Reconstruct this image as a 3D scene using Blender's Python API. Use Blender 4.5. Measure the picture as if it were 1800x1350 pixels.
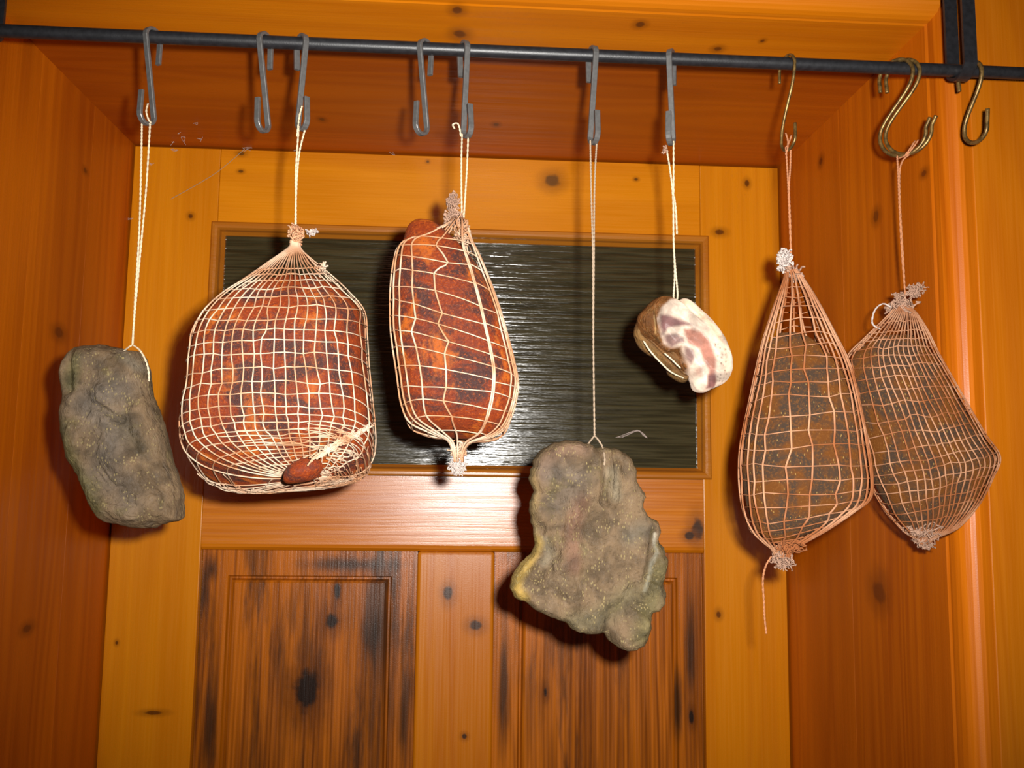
import bpy, bmesh, math, random
import numpy as np
from mathutils import Vector, Matrix, noise
from mathutils.geometry import delaunay_2d_cdt

random.seed(7)
for o in list(bpy.data.objects): bpy.data.objects.remove(o)
scene = bpy.context.scene
C = scene.collection

# ------------------------------------------------------------------ camera
F_PX, PITCH, YAW, ROLL, DIST, EYE = 1477.1, 0.1062, 0.0580, 0.0127, 1.12, 1.60
def rot(p, y, r):
    Rz = Matrix(((math.cos(y), math.sin(y), 0), (-math.sin(y), math.cos(y), 0), (0, 0, 1)))
    Rx = Matrix(((1, 0, 0), (0, math.cos(p), -math.sin(p)), (0, math.sin(p), math.cos(p))))
    Ry = Matrix(((math.cos(r), 0, -math.sin(r)), (0, 1, 0), (math.sin(r), 0, math.cos(r))))
    return Rz @ Rx @ Ry
RM = rot(PITCH, YAW, ROLL)
EYEP = Vector((0, -DIST, EYE))
cam_d = bpy.data.cameras.new('camera'); cam = bpy.data.objects.new('camera', cam_d); C.objects.link(cam)
right, fwd, up = RM.col[0], RM.col[1], RM.col[2]
m = Matrix((right, up, -fwd)).transposed().to_4x4(); m.translation = EYEP
cam.matrix_world = m
cam_d.sensor_width = 36; cam_d.lens = 36 * F_PX / 1800; cam_d.clip_start = 0.01
scene.camera = cam

# ------------------------------------------------------------------ world, camera flash, exposure
w = bpy.data.worlds.new('dim_room'); scene.world = w; w.use_nodes = True
w.node_tree.nodes['Background'].inputs[0].default_value = (1.0, 0.82, 0.62, 1)
w.node_tree.nodes['Background'].inputs[1].default_value = 0.028
ld = bpy.data.lights.new('camera_flash', 'SPOT'); ld.energy = 52; ld.color = (1.0, 0.97, 0.92)
ld.shadow_soft_size = 0.009; ld.spot_size = math.radians(98); ld.spot_blend = 0.85
lamp = bpy.data.objects.new('camera_flash', ld); C.objects.link(lamp)
lm_ = m @ Matrix.Rotation(math.radians(4), 4, 'X'); lm_.translation = EYEP + right * 0.031 + up * 0.022 + fwd * 0.01
lamp.matrix_world = lm_
vs = scene.view_settings
vs.view_transform = 'Standard'; vs.look = 'None'; vs.gamma = 1.0; vs.exposure = 0.0; vs.use_curve_mapping = False

# ------------------------------------------------------------------ key places (metres; door face is Y=0)
def at(x, y, Y):
    d = RM @ Vector(((x - 900) / F_PX, 1, -(y - 675) / F_PX))
    return EYEP + d * ((Y + DIST) / d.y)
XL, XR = -0.4502, 0.4384
ZT = EYE + 0.4354           # underside of the lintel
YF = -0.377                 # front end of the reveal boards
YW = -0.400                 # wall face
YR = -0.460                 # rod
ZR = EYE + 0.3460
RR = 0.0052

# ------------------------------------------------------------------ mesh helpers
def link(name, me, mat=None, parent=None, smooth=False):
    o = bpy.data.objects.new(name, me); C.objects.link(o)
    if mat is not None: me.materials.append(mat)
    if smooth: me.polygons.foreach_set('use_smooth', [True] * len(me.polygons))
    if parent is not None: o.parent = parent
    return o
def mesh(name, V, Fc, mat=None, parent=None, smooth=False):
    me = bpy.data.meshes.new(name); me.from_pydata([tuple(v) for v in V], [], Fc); me.update()
    return link(name, me, mat, parent, smooth)
def empty(name, loc=(0, 0, 0)):
    o = bpy.data.objects.new(name, None); C.objects.link(o); o.empty_display_size = 0.02
    return o
def tag(o, label=None, cat=None, group=None, kind=None):
    if label: o['label'] = label
    if cat: o['category'] = cat
    if group: o['group'] = group
    if kind: o['kind'] = kind
    return o
def box(name, a, b, mat, parent=None, bev=0.0012, seg=2, axis_bevel=None):
    bm = bmesh.new()
    bmesh.ops.create_cube(bm, size=1.0)
    for v in bm.verts:
        v.co = Vector(((a[i] + b[i]) / 2 + v.co[i] * (b[i] - a[i]) for i in range(3)))
    if bev > 0:
        bmesh.ops.bevel(bm, geom=list(bm.edges), offset=bev, segments=seg, affect='EDGES', profile=0.5)
    me = bpy.data.meshes.new(name); bm.to_mesh(me); bm.free()
    return link(name, me, mat, parent)
def tube_into(V, Fc, pts, rad, sides=5, closed=False):
    n = len(pts)
    if n < 2: return
    base = len(V); prev = None
    for i, p in enumerate(pts):
        a = pts[i - 1] if (i > 0 or closed) else pts[i]
        b = pts[(i + 1) % n] if (i < n - 1 or closed) else pts[i]
        t = (b - a)
        if t.length < 1e-9: t = Vector((0, 0, 1))
        t.normalize()
        if prev is None:
            ref = Vector((0, 1, 0)) if abs(t.y) < .9 else Vector((1, 0, 0))
            s = t.cross(ref).normalized()
        else:
            s = (prev - t * prev.dot(t))
            s = s.normalized() if s.length > 1e-6 else t.orthogonal().normalized()
        prev = s; q = t.cross(s)
        r = rad[i] if isinstance(rad, (list, tuple)) else rad
        for k in range(sides):
            an = 2 * math.pi * k / sides
            V.append(p + (s * math.cos(an) + q * math.sin(an)) * r)
    m_ = n if closed else n - 1
    for i in range(m_):
        j = (i + 1) % n
        for k in range(sides):
            k2 = (k + 1) % sides
            Fc.append((base + i * sides + k, base + i * sides + k2, base + j * sides + k2, base + j * sides + k))
    if not closed:
        Fc.append(tuple(base + k for k in reversed(range(sides))))
        Fc.append(tuple(base + (n - 1) * sides + k for k in range(sides)))
def cr(P, t):
    """Catmull-Rom through a list of tuples."""
    n = len(P); i = min(int(t), n - 2); f = t - i
    p0 = P[max(i - 1, 0)]; p1 = P[i]; p2 = P[i + 1]; p3 = P[min(i + 2, n - 1)]
    return [0.5 * (2 * b + (c - a) * f + (2 * a - 5 * b + 4 * c - d) * f * f + (3 * b - a - 3 * c + d) * f ** 3)
            for a, b, c, d in zip(p0, p1, p2, p3)]
def smooth_path(P, per=8):
    n = len(P); out = []
    for k in range((n - 1) * per + 1):
        out.append(Vector(cr([tuple(p) for p in P], min(k / per, n - 1 - 1e-6))))
    return out

# ------------------------------------------------------------------ materials
def nodes(name):
    mt = bpy.data.materials.new(name); mt.use_nodes = True
    nt = mt.node_tree; N = nt.nodes; L = nt.links
    B_ = N['Principled BSDF']
    return mt, nt, N, L, B_
def val(nt, op, a, b=None, clamp=False):
    n = nt.nodes.new('ShaderNodeMath'); n.operation = op; n.use_clamp = clamp
    for i, x in enumerate((a, b)):
        if x is None: continue
        if isinstance(x, (int, float)): n.inputs[i].default_value = x
        else: nt.links.new(x, n.inputs[i])
    return n.outputs[0]
def mixc(nt, fac, a, b, mode='MIX'):
    n = nt.nodes.new('ShaderNodeMix'); n.data_type = 'RGBA'; n.blend_type = mode
    for s, x in ((n.inputs[0], fac), (n.inputs[6], a), (n.inputs[7], b)):
        if isinstance(x, (int, float)): s.default_value = x
        elif isinstance(x, tuple): s.default_value = (*x, 1)
        else: nt.links.new(x, s)
    return n.outputs[2]
def rng(nt, v, a, b, c=0.0, d=1.0, smooth=True):
    n = nt.nodes.new('ShaderNodeMapRange'); n.interpolation_type = 'SMOOTHSTEP' if smooth else 'LINEAR'
    nt.links.new(v, n.inputs[0])
    for i, x in enumerate((a, b, c, d)): n.inputs[i + 1].default_value = x
    return n.outputs[0]
def noisetex(nt, vec, scale, detail=3, rough=.55, dist=0.0):
    n = nt.nodes.new('ShaderNodeTexNoise'); n.inputs['Scale'].default_value = scale
    n.inputs['Detail'].default_value = detail; n.inputs['Roughness'].default_value = rough
    n.inputs['Distortion'].default_value = dist
    if vec is not None: nt.links.new(vec, n.inputs['Vector'])
    return n.outputs['Fac']
def mapping(nt, vec, scale=(1, 1, 1), loc=(0, 0, 0)):
    n = nt.nodes.new('ShaderNodeMapping'); n.inputs['Scale'].default_value = scale
    n.inputs['Location'].default_value = loc; nt.links.new(vec, n.inputs['Vector'])
    return n.outputs[0]

def wood(name, c_lo, c_hi, axis, knots=(), rough=.32, dark=(.05, .012, .002), grain=1.0, stain=0.0,
         spec=.5, bump=.25, stain_col=(.018, .010, .006), seedloc=0.0, band=14.0, stains=(), lines=0.0, lamt=.3):
    """varnished pine: broad tone, growth rings and fibres running along one axis, dark knots at given places."""
    mt, nt, N, L, B = nodes(name)
    geo = N.new('ShaderNodeNewGeometry'); pos = geo.outputs['Position']
    oi = N.new('ShaderNodeObjectInfo')
    off = N.new('ShaderNodeVectorMath'); off.operation = 'ADD'
    sc = N.new('ShaderNodeCombineXYZ')
    for i in range(3): L.new(val(nt, 'MULTIPLY', oi.outputs['Random'], 3.7 + 2 * i), sc.inputs[i])
    L.new(pos, off.inputs[0]); L.new(sc.outputs[0], off.inputs[1]); p = off.outputs[0]
    def stretch(al, ac):
        s = [ac, ac, ac]; s['XYZ'.index(axis)] = al; return mapping(nt, p, tuple(s), (seedloc,) * 3)
    broad = noisetex(nt, stretch(1.0, 7.0), 1.0, 2, .5)
    warp = noisetex(nt, stretch(1.6, 5.0), 1.0, 2, .5)
    # growth-ring lines: a sine of a warped coordinate across the grain
    ringc = noisetex(nt, stretch(.5, band), 1.0, 1.5, .4, .4)
    rings = val(nt, 'SINE', val(nt, 'MULTIPLY', val(nt, 'ADD', ringc, val(nt, 'MULTIPLY', warp, .35)), 62.0))
    rings = val(nt, 'ADD', val(nt, 'MULTIPLY', rings, .5), .5)
    fibre = noisetex(nt, stretch(7.0, 420.0), 1.0, 3, .6)
    f = val(nt, 'ADD', val(nt, 'MULTIPLY', rng(nt, broad, .3, .7), .55), val(nt, 'MULTIPLY', rings, .22 * grain))
    f = val(nt, 'ADD', f, val(nt, 'MULTIPLY', val(nt, 'SUBTRACT', fibre, .4), .5 * grain), True)
    if lines:
        sx = N.new('ShaderNodeSeparateXYZ'); L.new(p, sx.inputs[0])
        cc = val(nt, 'ADD', sx.outputs['X' if axis == 'Z' else 'Z'], val(nt, 'MULTIPLY', warp, lines * 5))
        ln = val(nt, 'SINE', val(nt, 'MULTIPLY', cc, 2 * math.pi / lines))
        f = val(nt, 'ADD', f, val(nt, 'MULTIPLY', ln, lamt), True)
    col = mixc(nt, f, c_lo, c_hi)
    if stain > 0:
        s1 = noisetex(nt, stretch(4.0, 26.0), 1.0, 5, .62)
        s2 = noisetex(nt, stretch(2.0, 9.0), 1.0, 3, .5)
        s = val(nt, 'MULTIPLY', rng(nt, s1, .47, .66), rng(nt, s2, .38, .62))
        col = mixc(nt, val(nt, 'MULTIPLY', s, stain), col, stain_col)
    for (kx, ky, kz, rx, rz) in stains:
        d = N.new('ShaderNodeVectorMath'); d.operation = 'SUBTRACT'; L.new(pos, d.inputs[0]); d.inputs[1].default_value = (kx, ky, kz)
        e = N.new('ShaderNodeVectorMath'); e.operation = 'MULTIPLY'; L.new(d.outputs[0], e.inputs[0]); e.inputs[1].default_value = (1 / rx, 0, 1 / rz)
        l = N.new('ShaderNodeVectorMath'); l.operation = 'LENGTH'; L.new(e.outputs[0], l.inputs[0])
        dd = val(nt, 'ADD', l.outputs['Value'], val(nt, 'MULTIPLY', val(nt, 'SUBTRACT', noisetex(nt, stretch(9, 60), 1.0, 4, .6), .5), 1.8))
        col = mixc(nt, rng(nt, dd, 1.5, .1, 0, .85), col, stain_col)
    for (kx, ky, kz, rx, rz) in knots:
        d = N.new('ShaderNodeVectorMath'); d.operation = 'SUBTRACT'; L.new(pos, d.inputs[0]); d.inputs[1].default_value = (kx, ky, kz)
        e = N.new('ShaderNodeVectorMath'); e.operation = 'MULTIPLY'; L.new(d.outputs[0], e.inputs[0])
        e.inputs[1].default_value = (1 / rx, 1 / max(rx, rz), 1 / rz) if axis != 'Y' else (1 / rx, 1 / rz, 1 / rz)
        l = N.new('ShaderNodeVectorMath'); l.operation = 'LENGTH'; L.new(e.outputs[0], l.inputs[0])
        dd = val(nt, 'ADD', l.outputs['Value'], val(nt, 'MULTIPLY', val(nt, 'SUBTRACT', noisetex(nt, pos, 70, 3), .5), .8))
        col = mixc(nt, rng(nt, dd, 2.6, .7, 0, .55), col, tuple(x * .45 for x in c_lo))
        col = mixc(nt, rng(nt, dd, 1.05, .55, 0, .93), col, dark)
    L.new(col, B.inputs['Base Color'])
    B.inputs['Specular IOR Level'].default_value = spec
    L.new(rng(nt, fibre, .3, .7, rough * .85, rough * 1.25), B.inputs['Roughness'])
    b = N.new('ShaderNodeBump'); b.inputs['Strength'].default_value = bump; b.inputs['Distance'].default_value = .0006
    h = val(nt, 'ADD', fibre, val(nt, 'MULTIPLY', noisetex(nt, p, 900, 2), .5)); L.new(h, b.inputs['Height'])
    L.new(b.outputs[0], B.inputs['Normal'])
    return mt
def plain(name, col, rough=.5, metal=0.0, spec=.5, vary=.0, vscale=200, bump=0.0, bscale=400):
    mt, nt, N, L, B = nodes(name)
    B.inputs['Roughness'].default_value = rough; B.inputs['Metallic'].default_value = metal
    B.inputs['Specular IOR Level'].default_value = spec
    geo = N.new('ShaderNodeNewGeometry')
    n = noisetex(nt, geo.outputs['Position'], vscale, 3)
    c = mixc(nt, rng(nt, n, .3, .7), tuple(x * (1 - vary) for x in col), tuple(min(1, x * (1 + vary)) for x in col))
    L.new(c, B.inputs['Base Color'])
    if bump:
        b = N.new('ShaderNodeBump'); b.inputs['Strength'].default_value = bump; b.inputs['Distance'].default_value = .0008
        L.new(noisetex(nt, geo.outputs['Position'], bscale, 3), b.inputs['Height']); L.new(b.outputs[0], B.inputs['Normal'])
    return mt

def K(x, y, Y, rx, rz):      # a knot at a photographed spot on a plane Y
    p = at(x, y, Y); s = (Y + DIST) / F_PX; return (p.x, p.y, p.z, rx * s, rz * s)
def KL(x, y, rx, rz):        # a knot on the lintel underside
    d = RM @ Vector(((x - 900) / F_PX, 1, -(y - 675) / F_PX)); p = EYEP + d * ((ZT - EYE) / d.z)
    s = (p.y + DIST) / F_PX; return (p.x, p.y, p.z, rx * s, rz * s * 2)
def KJ(x, y, rx, rz, X=XR):  # a knot on a jamb
    d = RM @ Vector(((x - 900) / F_PX, 1, -(y - 675) / F_PX)); p = EYEP + d * (X / d.x)
    s = (p.y + DIST) / F_PX; return (p.x, p.y, p.z, rx * s * 2, rz * s)

M = {}
M['stile'] = wood('pine_yellow_stile', (.50, .150, .0022), (.68, .245, .004), 'Z', rough=.28, grain=.9, spec=.35,
                  knots=[K(270, 1253, 0, 16, 4), K(205, 1130, 0, 3, 4), K(335, 380, 0, 5, 5), K(1265, 408, 0, 10, 6), K(1313, 322, 0, 5, 7),
                         K(1263, 1080, 0, 5, 7)], dark=(.11, .03, .002))
M['rail'] = wood('pine_yellow_rail', (.50, .150, .0022), (.70, .25, .004), 'X', rough=.28, grain=1.3, spec=.35,
                 knots=[K(972, 318, 0, 16, 14), K(1118, 315, 0, 4, 3), K(424, 270, 0, 7, 4), K(423, 301, 0, 5, 3), K(752, 284, 0, 3, 3)], dark=(.12, .045, .004))
M['midrail'] = wood('pine_orange_rail', (.40, .100, .002), (.60, .185, .003), 'X', rough=.275, grain=1.1, lines=.0042, lamt=.12, spec=.7, bump=.35,
                    knots=[K(1226, 930, 0, 12, 22), K(1212, 942, 0, 10, 8)], dark=(.03, .015, .008))
M['muntin'] = wood('pine_orange_muntin', (.42, .110, .002), (.60, .20, .003), 'Z', rough=.30,
                   knots=[K(788, 1044, 0, 9, 14), K(836, 1100, 0, 12, 10), K(816, 1295, 0, 5, 5)], dark=(.035, .014, .006))
M['panel'] = wood('dark_stained_pine_panel', (.13, .030, .0018), (.46, .122, .003), 'Z', rough=.28, grain=1.9, stain=.85, lines=.0058, lamt=.13, bump=.5,
                  knots=[K(541, 1212, .012, 24, 40), K(583, 1090, .012, 14, 18), K(594, 1040, .012, 7, 16), K(958, 1215, .012, 4, 12), K(1215, 1260, .012, 5, 14)], stains=[K(368, 1270, .012, 11, 100), K(710, 1250, .012, 9, 95), K(620, 992, .012, 85, 12), K(372, 1000, .012, 11, 25), K(1214, 1150, .012, 10, 90), K(885, 1200, .012, 9, 120), K(660, 1110, .012, 20, 55), K(1190, 1240, .012, 9, 60)],
                  dark=(.008, .005, .004), band=22)
M['jamb'] = wood('pine_red_jamb', (.34, .066, .0010), (.62, .160, .0018), 'Z', rough=.40, grain=1.2, spec=.3,
                 knots=[KJ(1443, 283, 4, 9), KJ(1624, 305, 5, 7), KJ(1540, 380, 5, 12), KJ(1545, 1040, 8, 25), KJ(104, 585, 9, 10, XL), KJ(150, 300, 4, 5, XL),
                        KJ(48, 1105, 8, 8, XL)], dark=(.14, .028, .002))
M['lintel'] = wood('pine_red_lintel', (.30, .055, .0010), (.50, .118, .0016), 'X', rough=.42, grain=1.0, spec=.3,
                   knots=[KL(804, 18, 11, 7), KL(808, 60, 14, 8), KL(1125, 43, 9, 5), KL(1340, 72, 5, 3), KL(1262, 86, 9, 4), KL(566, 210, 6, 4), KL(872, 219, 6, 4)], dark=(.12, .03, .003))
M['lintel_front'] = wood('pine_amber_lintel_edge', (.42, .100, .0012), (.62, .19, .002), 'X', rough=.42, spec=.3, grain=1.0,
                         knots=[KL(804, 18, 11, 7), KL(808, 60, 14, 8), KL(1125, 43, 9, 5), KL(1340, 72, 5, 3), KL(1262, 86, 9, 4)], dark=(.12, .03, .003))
M['casing'] = wood('pine_amber_casing', (.42, .105, .0012), (.58, .175, .002), 'Z', rough=.42, spec=.3)
M['casing_x'] = wood('pine_amber_casing_header', (.42, .105, .0012), (.58, .175, .002), 'X', rough=.42, spec=.3)
M['bead'] = wood('pine_glazing_bead', (.38, .120, .008), (.52, .20, .016), 'X', rough=.27, grain=.5, spec=.7)
M['floor'] = wood('floor_board', (.20, .07, .012), (.34, .13, .03), 'Y', rough=.4)
M['plaster'] = plain('ceiling_plaster', (.55, .48, .38), .9, vary=.05)
M['black_iron'] = plain('black_painted_iron', (.012, .012, .014), .42, spec=.5, vary=.25, bump=.12, bscale=900)
M['steel'] = plain('brushed_flat_steel', (.125, .12, .116), .42, metal=.4, vary=.12, vscale=300, bump=.1)
M['brass'] = plain('tarnished_brass_wire', (.17, .10, .03), .40, metal=.6, vary=.5, vscale=240, bump=.15)
M['string_white'] = plain('cream_cotton_string', (.62, .50, .34), .9, vary=.15, vscale=900, bump=.6, bscale=1800)
M['string_tan'] = plain('tan_cotton_string', (.34, .25, .17), .9, vary=.15, vscale=900, bump=.6, bscale=1800)
M['string_orange'] = plain('paprika_stained_string', (.42, .17, .075), .9, vary=.2, vscale=900, bump=.6, bscale=1800)
def net_mat(name, a_, b_, sc):
    mt, nt, N, L, B = nodes(name); geo = N.new('ShaderNodeNewGeometry')
    L.new(mixc(nt, rng(nt, noisetex(nt, geo.outputs['Position'], sc, 3), .38, .62), a_, b_), B.inputs['Base Color'])
    B.inputs['Roughness'].default_value = .9; B.inputs['Specular IOR Level'].default_value = .2
    return mt
M['net_white'] = net_mat('cream_elastic_net', (.44, .21, .105), (.62, .45, .32), 34)
M['net_peach'] = net_mat('peach_net_knot', (.42, .17, .075), (.55, .30, .17), 90)
M['net_orange'] = net_mat('orange_stained_net', (.26, .085, .028), (.42, .21, .115), 30)
M['fluff_white'] = plain('white_frayed_cotton', (.48, .40, .36), .95, vary=.15)
M['fluff_pink'] = plain('pinkish_frayed_cotton', (.34, .20, .135), .95, vary=.2)
M['web'] = plain('cobweb_silk', (.35, .26, .16), .8)

def glass_mat():
    mt, nt, N, L, B = nodes('dark_rippled_glass')
    geo = N.new('ShaderNodeNewGeometry'); p = geo.outputs['Position']
    rib = noisetex(nt, mapping(nt, p, (9, 1, 235)), 1.0, 2, .5, .3)
    fine = noisetex(nt, mapping(nt, p, (60, 1, 420)), 1.0, 2, .6)
    B.inputs['Base Color'].default_value = (.040, .032, .013, 1)
    B.inputs['Roughness'].default_value = .17; B.inputs['IOR'].default_value = 1.5
    B.inputs['Transmission Weight'].default_value = .35
    B.inputs['Specular IOR Level'].default_value = .8
    cl = mixc(nt, rng(nt, rib, .35, .65), (.040, .032, .012), (.085, .070, .030)); L.new(cl, B.inputs['Base Color'])
    b = N.new('ShaderNodeBump'); b.inputs['Strength'].default_value = .75; b.inputs['Distance'].default_value = .0016
    L.new(val(nt, 'ADD', rib, val(nt, 'MULTIPLY', fine, .22)), b.inputs['Height']); L.new(b.outputs[0], B.inputs['Normal'])
    return mt
M['glass'] = glass_mat()

def meat_paprika():
    mt, nt, N, L, B = nodes('paprika_rubbed_meat')
    geo = N.new('ShaderNodeNewGeometry'); p = geo.outputs['Position']
    a = noisetex(nt, mapping(nt, p, (30, 30, 42)), 1.0, 5, .65, .7)
    b_ = noisetex(nt, mapping(nt, p, (44, 44, 30), (3, 1, 2)), 1.0, 5, .65, .5)
    g = noisetex(nt, p, 560, 3, .7)
    col = mixc(nt, rng(nt, a, .40, .56), (.044, .0155, .0125), (.150, .022, .005))
    col = mixc(nt, rng(nt, b_, .53, .68), col, (.31, .072, .008))
    col = mixc(nt, rng(nt, g, .52, .68, 0, .6), col, (.33, .066, .008))
    col = mixc(nt, rng(nt, g, .48, .30, 0, .6), col, (.045, .009, .006))
    L.new(col, B.inputs['Base Color']); B.inputs['Roughness'].default_value = .55; B.inputs['Specular IOR Level'].default_value = .22
    B.inputs['Diffuse Roughness'].default_value = 1.0
    bp = N.new('ShaderNodeBump'); bp.inputs['Strength'].default_value = .8; bp.inputs['Distance'].default_value = .0016
    L.new(val(nt, 'ADD', g, val(nt, 'MULTIPLY', noisetex(nt, p, 170, 3), .8)), bp.inputs['Height']); L.new(bp.outputs[0], B.inputs['Normal'])
    return mt
M['paprika'] = meat_paprika()
def meat_crust():
    mt, nt, N, L, B = nodes('dark_herb_crusted_meat')
    geo = N.new('ShaderNodeNewGeometry'); p = geo.outputs['Position']
    a = noisetex(nt, p, 34, 4, .6, .4); g = noisetex(nt, p, 520, 3, .7)
    col = mixc(nt, rng(nt, a, .42, .60), (.045, .027, .017), (.110, .036, .006))
    col = mixc(nt, rng(nt, g, .48, .66, 0, .6), col, (.165, .060, .011))
    v = N.new('ShaderNodeTexVoronoi'); v.inputs['Scale'].default_value = 260
    L.new(mapping(nt, p, (1.6, 1.6, .55)), v.inputs['Vector'])
    col = mixc(nt, rng(nt, v.outputs['Distance'], .16, .09, 0, .9), col, (.30, .19, .055))
    L.new(col, B.inputs['Base Color']); B.inputs['Roughness'].default_value = .8; B.inputs['Specular IOR Level'].default_value = .15
    B.inputs['Diffuse Roughness'].default_value = .6
    bp = N.new('ShaderNodeBump'); bp.inputs['Strength'].default_value = .8; bp.inputs['Distance'].default_value = .0012
    L.new(g, bp.inputs['Height']); L.new(bp.outputs[0], B.inputs['Normal'])
    return mt
M['crust'] = meat_crust()
def meat_cured(name, speck=1.0, rough=.55, grain=.55):
    """colour patches come from the mesh; herbs and fine mottling from noise."""
    mt, nt, N, L, B = nodes(name)
    at_ = N.new('ShaderNodeAttribute'); at_.attribute_name = 'patch'
    geo = N.new('ShaderNodeNewGeometry'); p = geo.outputs['Position']
    a = noisetex(nt, p, 60, 4, .6, .5); g = noisetex(nt, p, 480, 3, .7)
    col = mixc(nt, 1.0, at_.outputs['Color'], mixc(nt, rng(nt, a, .3, .7), (.62, .60, .55), (1.45, 1.38, 1.25)), 'MULTIPLY')
    col = mixc(nt, rng(nt, g, .46, .30, 0, grain), col, mixc(nt, 1.0, col, (.4, .38, .33), 'MULTIPLY'))
    if speck:
        v = N.new('ShaderNodeTexVoronoi'); v.inputs['Scale'].default_value = 520; L.new(mapping(nt, p, (1.1, 1.1, .5)), v.inputs['Vector'])
        k = val(nt, 'MULTIPLY', rng(nt, v.outputs['Distance'], .34, .20), rng(nt, noisetex(nt, p, 90, 3), .45, .60))
        col = mixc(nt, val(nt, 'MULTIPLY', k, .85 * speck), col, (.25, .19, .085))
        ol = rng(nt, noisetex(nt, p, 45, 4, .6), .54, .66, 0, .35 * speck); col = mixc(nt, ol, col, (.082, .066, .022))
    L.new(col, B.inputs['Base Color']); B.inputs['Roughness'].default_value = rough; B.inputs['Specular IOR Level'].default_value = .22
    B.inputs['Diffuse Roughness'].default_value = .6
    bp = N.new('ShaderNodeBump'); bp.inputs['Strength'].default_value = .8 if speck else .25; bp.inputs['Distance'].default_value = .0020
    L.new(val(nt, 'ADD', val(nt, 'MULTIPLY', g, .6), val(nt, 'MULTIPLY', noisetex(nt, mapping(nt, p, (1, 1, .55)), 95, 5, .65, 1.6), 3.2 if speck else .8)), bp.inputs['Height']); L.new(bp.outputs[0], B.inputs['Normal'])
    return mt
M['cured'] = meat_cured('grey_air_dried_meat')
M['bacon'] = meat_cured('streaky_bacon', 0.0, .45, .0)
M['rind'] = meat_cured('spiced_bacon_rind', .5, .6, .7)

# ------------------------------------------------------------------ the setting
def structure(name, label):
    o = empty(name); return tag(o, label, kind='structure')

# door leaf
door = structure('door_1', 'pine door with a dark rippled glass pane above two stained panels')
XA, XB, XC, XD = -0.3335, 0.3240, -0.0557, 0.0452
ZP, ZBT, ZBB = EYE - .1038, EYE + .3303, EYE - .0046
TH = .042
def roundbox(name, a, b, mat, parent, bev=.004): return box(name, a, b, mat, parent, bev, 3)
roundbox('stile', (XL + .0025, 0, .012), (XA - .0003, TH, ZT - .003), M['stile'], door, .0012)
roundbox('stile', (XB + .0003, 0, .012), (XR - .0025, TH, ZT - .003), M['stile'], door, .0012)
box('rail', (XA, 0.0004, ZBT - .004), (XB, TH, ZT - .003), M['rail'], door, .0007)
# mid rail: eased lower edge above the panels
def midrail():
    prof = [(0.0006, ZBB - .0005), (0.0006, ZP + .009), (.0015, ZP + .005), (.0048, ZP + .0015), (.0115, ZP), (TH, ZP), (TH, ZBB - .0005)]
    V, Fc = [], []
    for x in (XA, XB):
        for (y, z) in prof: V.append((x, y, z))
    n = len(prof)
    for i in range(n): Fc.append((i, (i + 1) % n, n + (i + 1) % n, n + i))
    Fc.append(tuple(range(n - 1, -1, -1))); Fc.append(tuple(range(n, 2 * n)))
    mesh('rail', V, Fc, M['midrail'], door)
midrail()
ZLK = .62
box('rail', (XA, .0006, ZLK - .16), (XB, TH, ZLK), M['midrail'], door, .004, 3)
box('rail', (XA, .0006, .012), (XB, TH, .20), M['midrail'], door, .004, 3)
box('muntin', (XC, .0006, ZLK - .001), (XD, TH, ZP + .0012), M['muntin'], door, .0045, 3)
box('muntin', (XC, .0006, .199), (XD, TH, ZLK - .159), M['muntin'], door, .0045, 3)
def raised_panel(x0, x1, z0, z1):
    """flat border, small quirk groove, slightly proud field."""
    mb, y0 = .036, .0105
    steps = [(0, y0), (mb - .003, y0 + .0003), (mb - .001, y0 + .0042), (mb + .0012, y0 + .0042), (mb + .003, y0 - .0016), (mb + .006, y0 - .0030)]
    V, Fc = [], []
    for d, y in steps:
        for (x, z) in ((x0 + d, z0 + d), (x1 - d, z0 + d), (x1 - d, z1 - d), (x0 + d, z1 - d)): V.append((x, y, z))
    for i in range(len(steps) - 1):
        for k in range(4):
            Fc.append((i * 4 + k, i * 4 + (k + 1) % 4, i * 4 + 4 + (k + 1) % 4, i * 4 + 4 + k))
    b = (len(steps) - 1) * 4; Fc.append((b, b + 1, b + 2, b + 3))
    n = len(V)
    for (x, z) in ((x0, z0), (x1, z0), (x1, z1), (x0, z1)): V.append((x, y0 + .016, z))
    for k in range(4): Fc.append((k, n + k, n + (k + 1) % 4, (k + 1) % 4))
    Fc.append((n + 3, n + 2, n + 1, n))
    mesh('panel', V, Fc, M['panel'], door)
e = .0002
for (z0, z1) in ((ZLK - .001, ZP + .001), (.199, ZLK - .159)):
    raised_panel(XA + e, XC - e, z0, z1); raised_panel(XD + e, XB - e, z0, z1)
# glazing: moulded beads mitred round the pane
BX0, BX1 = XA - .0065, XB + .0105
BW = .0150
def bead(p0, p1, inward):
    prof = [(0, .0008), (0, -.0045), (.0022, -.0068), (.0055, -.0070), (.0085, -.0055), (.0105, -.0018), (.0115, .004), (BW, .010), (BW, .016), (0, .012)]
    p0, p1, n = Vector(p0), Vector(p1), Vector(inward); t = (p1 - p0).normalized()
    V, Fc = [], []
    for p, s in ((p0, 1), (p1, -1)):
        for d, y in prof: V.append(p + n * d + t * (d * s) + Vector((0, y, 0)))
    k = len(prof)
    for i in range(k): Fc.append((i, (i + 1) % k, k + (i + 1) % k, k + i))
    Fc.append(tuple(range(k - 1, -1, -1))); Fc.append(tuple(range(k, 2 * k)))
    mesh('glazing_bead', V, Fc, M['bead'], door)
TLc, TRc, BLc, BRc = (BX0, 0, ZBT), (BX1, 0, ZBT), (BX0, 0, ZBB), (BX1, 0, ZBB)
bead(TLc, TRc, (0, 0, -1)); bead(BRc, BLc, (0, 0, 1)); bead(BLc, TLc, (1, 0, 0)); bead(TRc, BRc, (-1, 0, 0))
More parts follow.
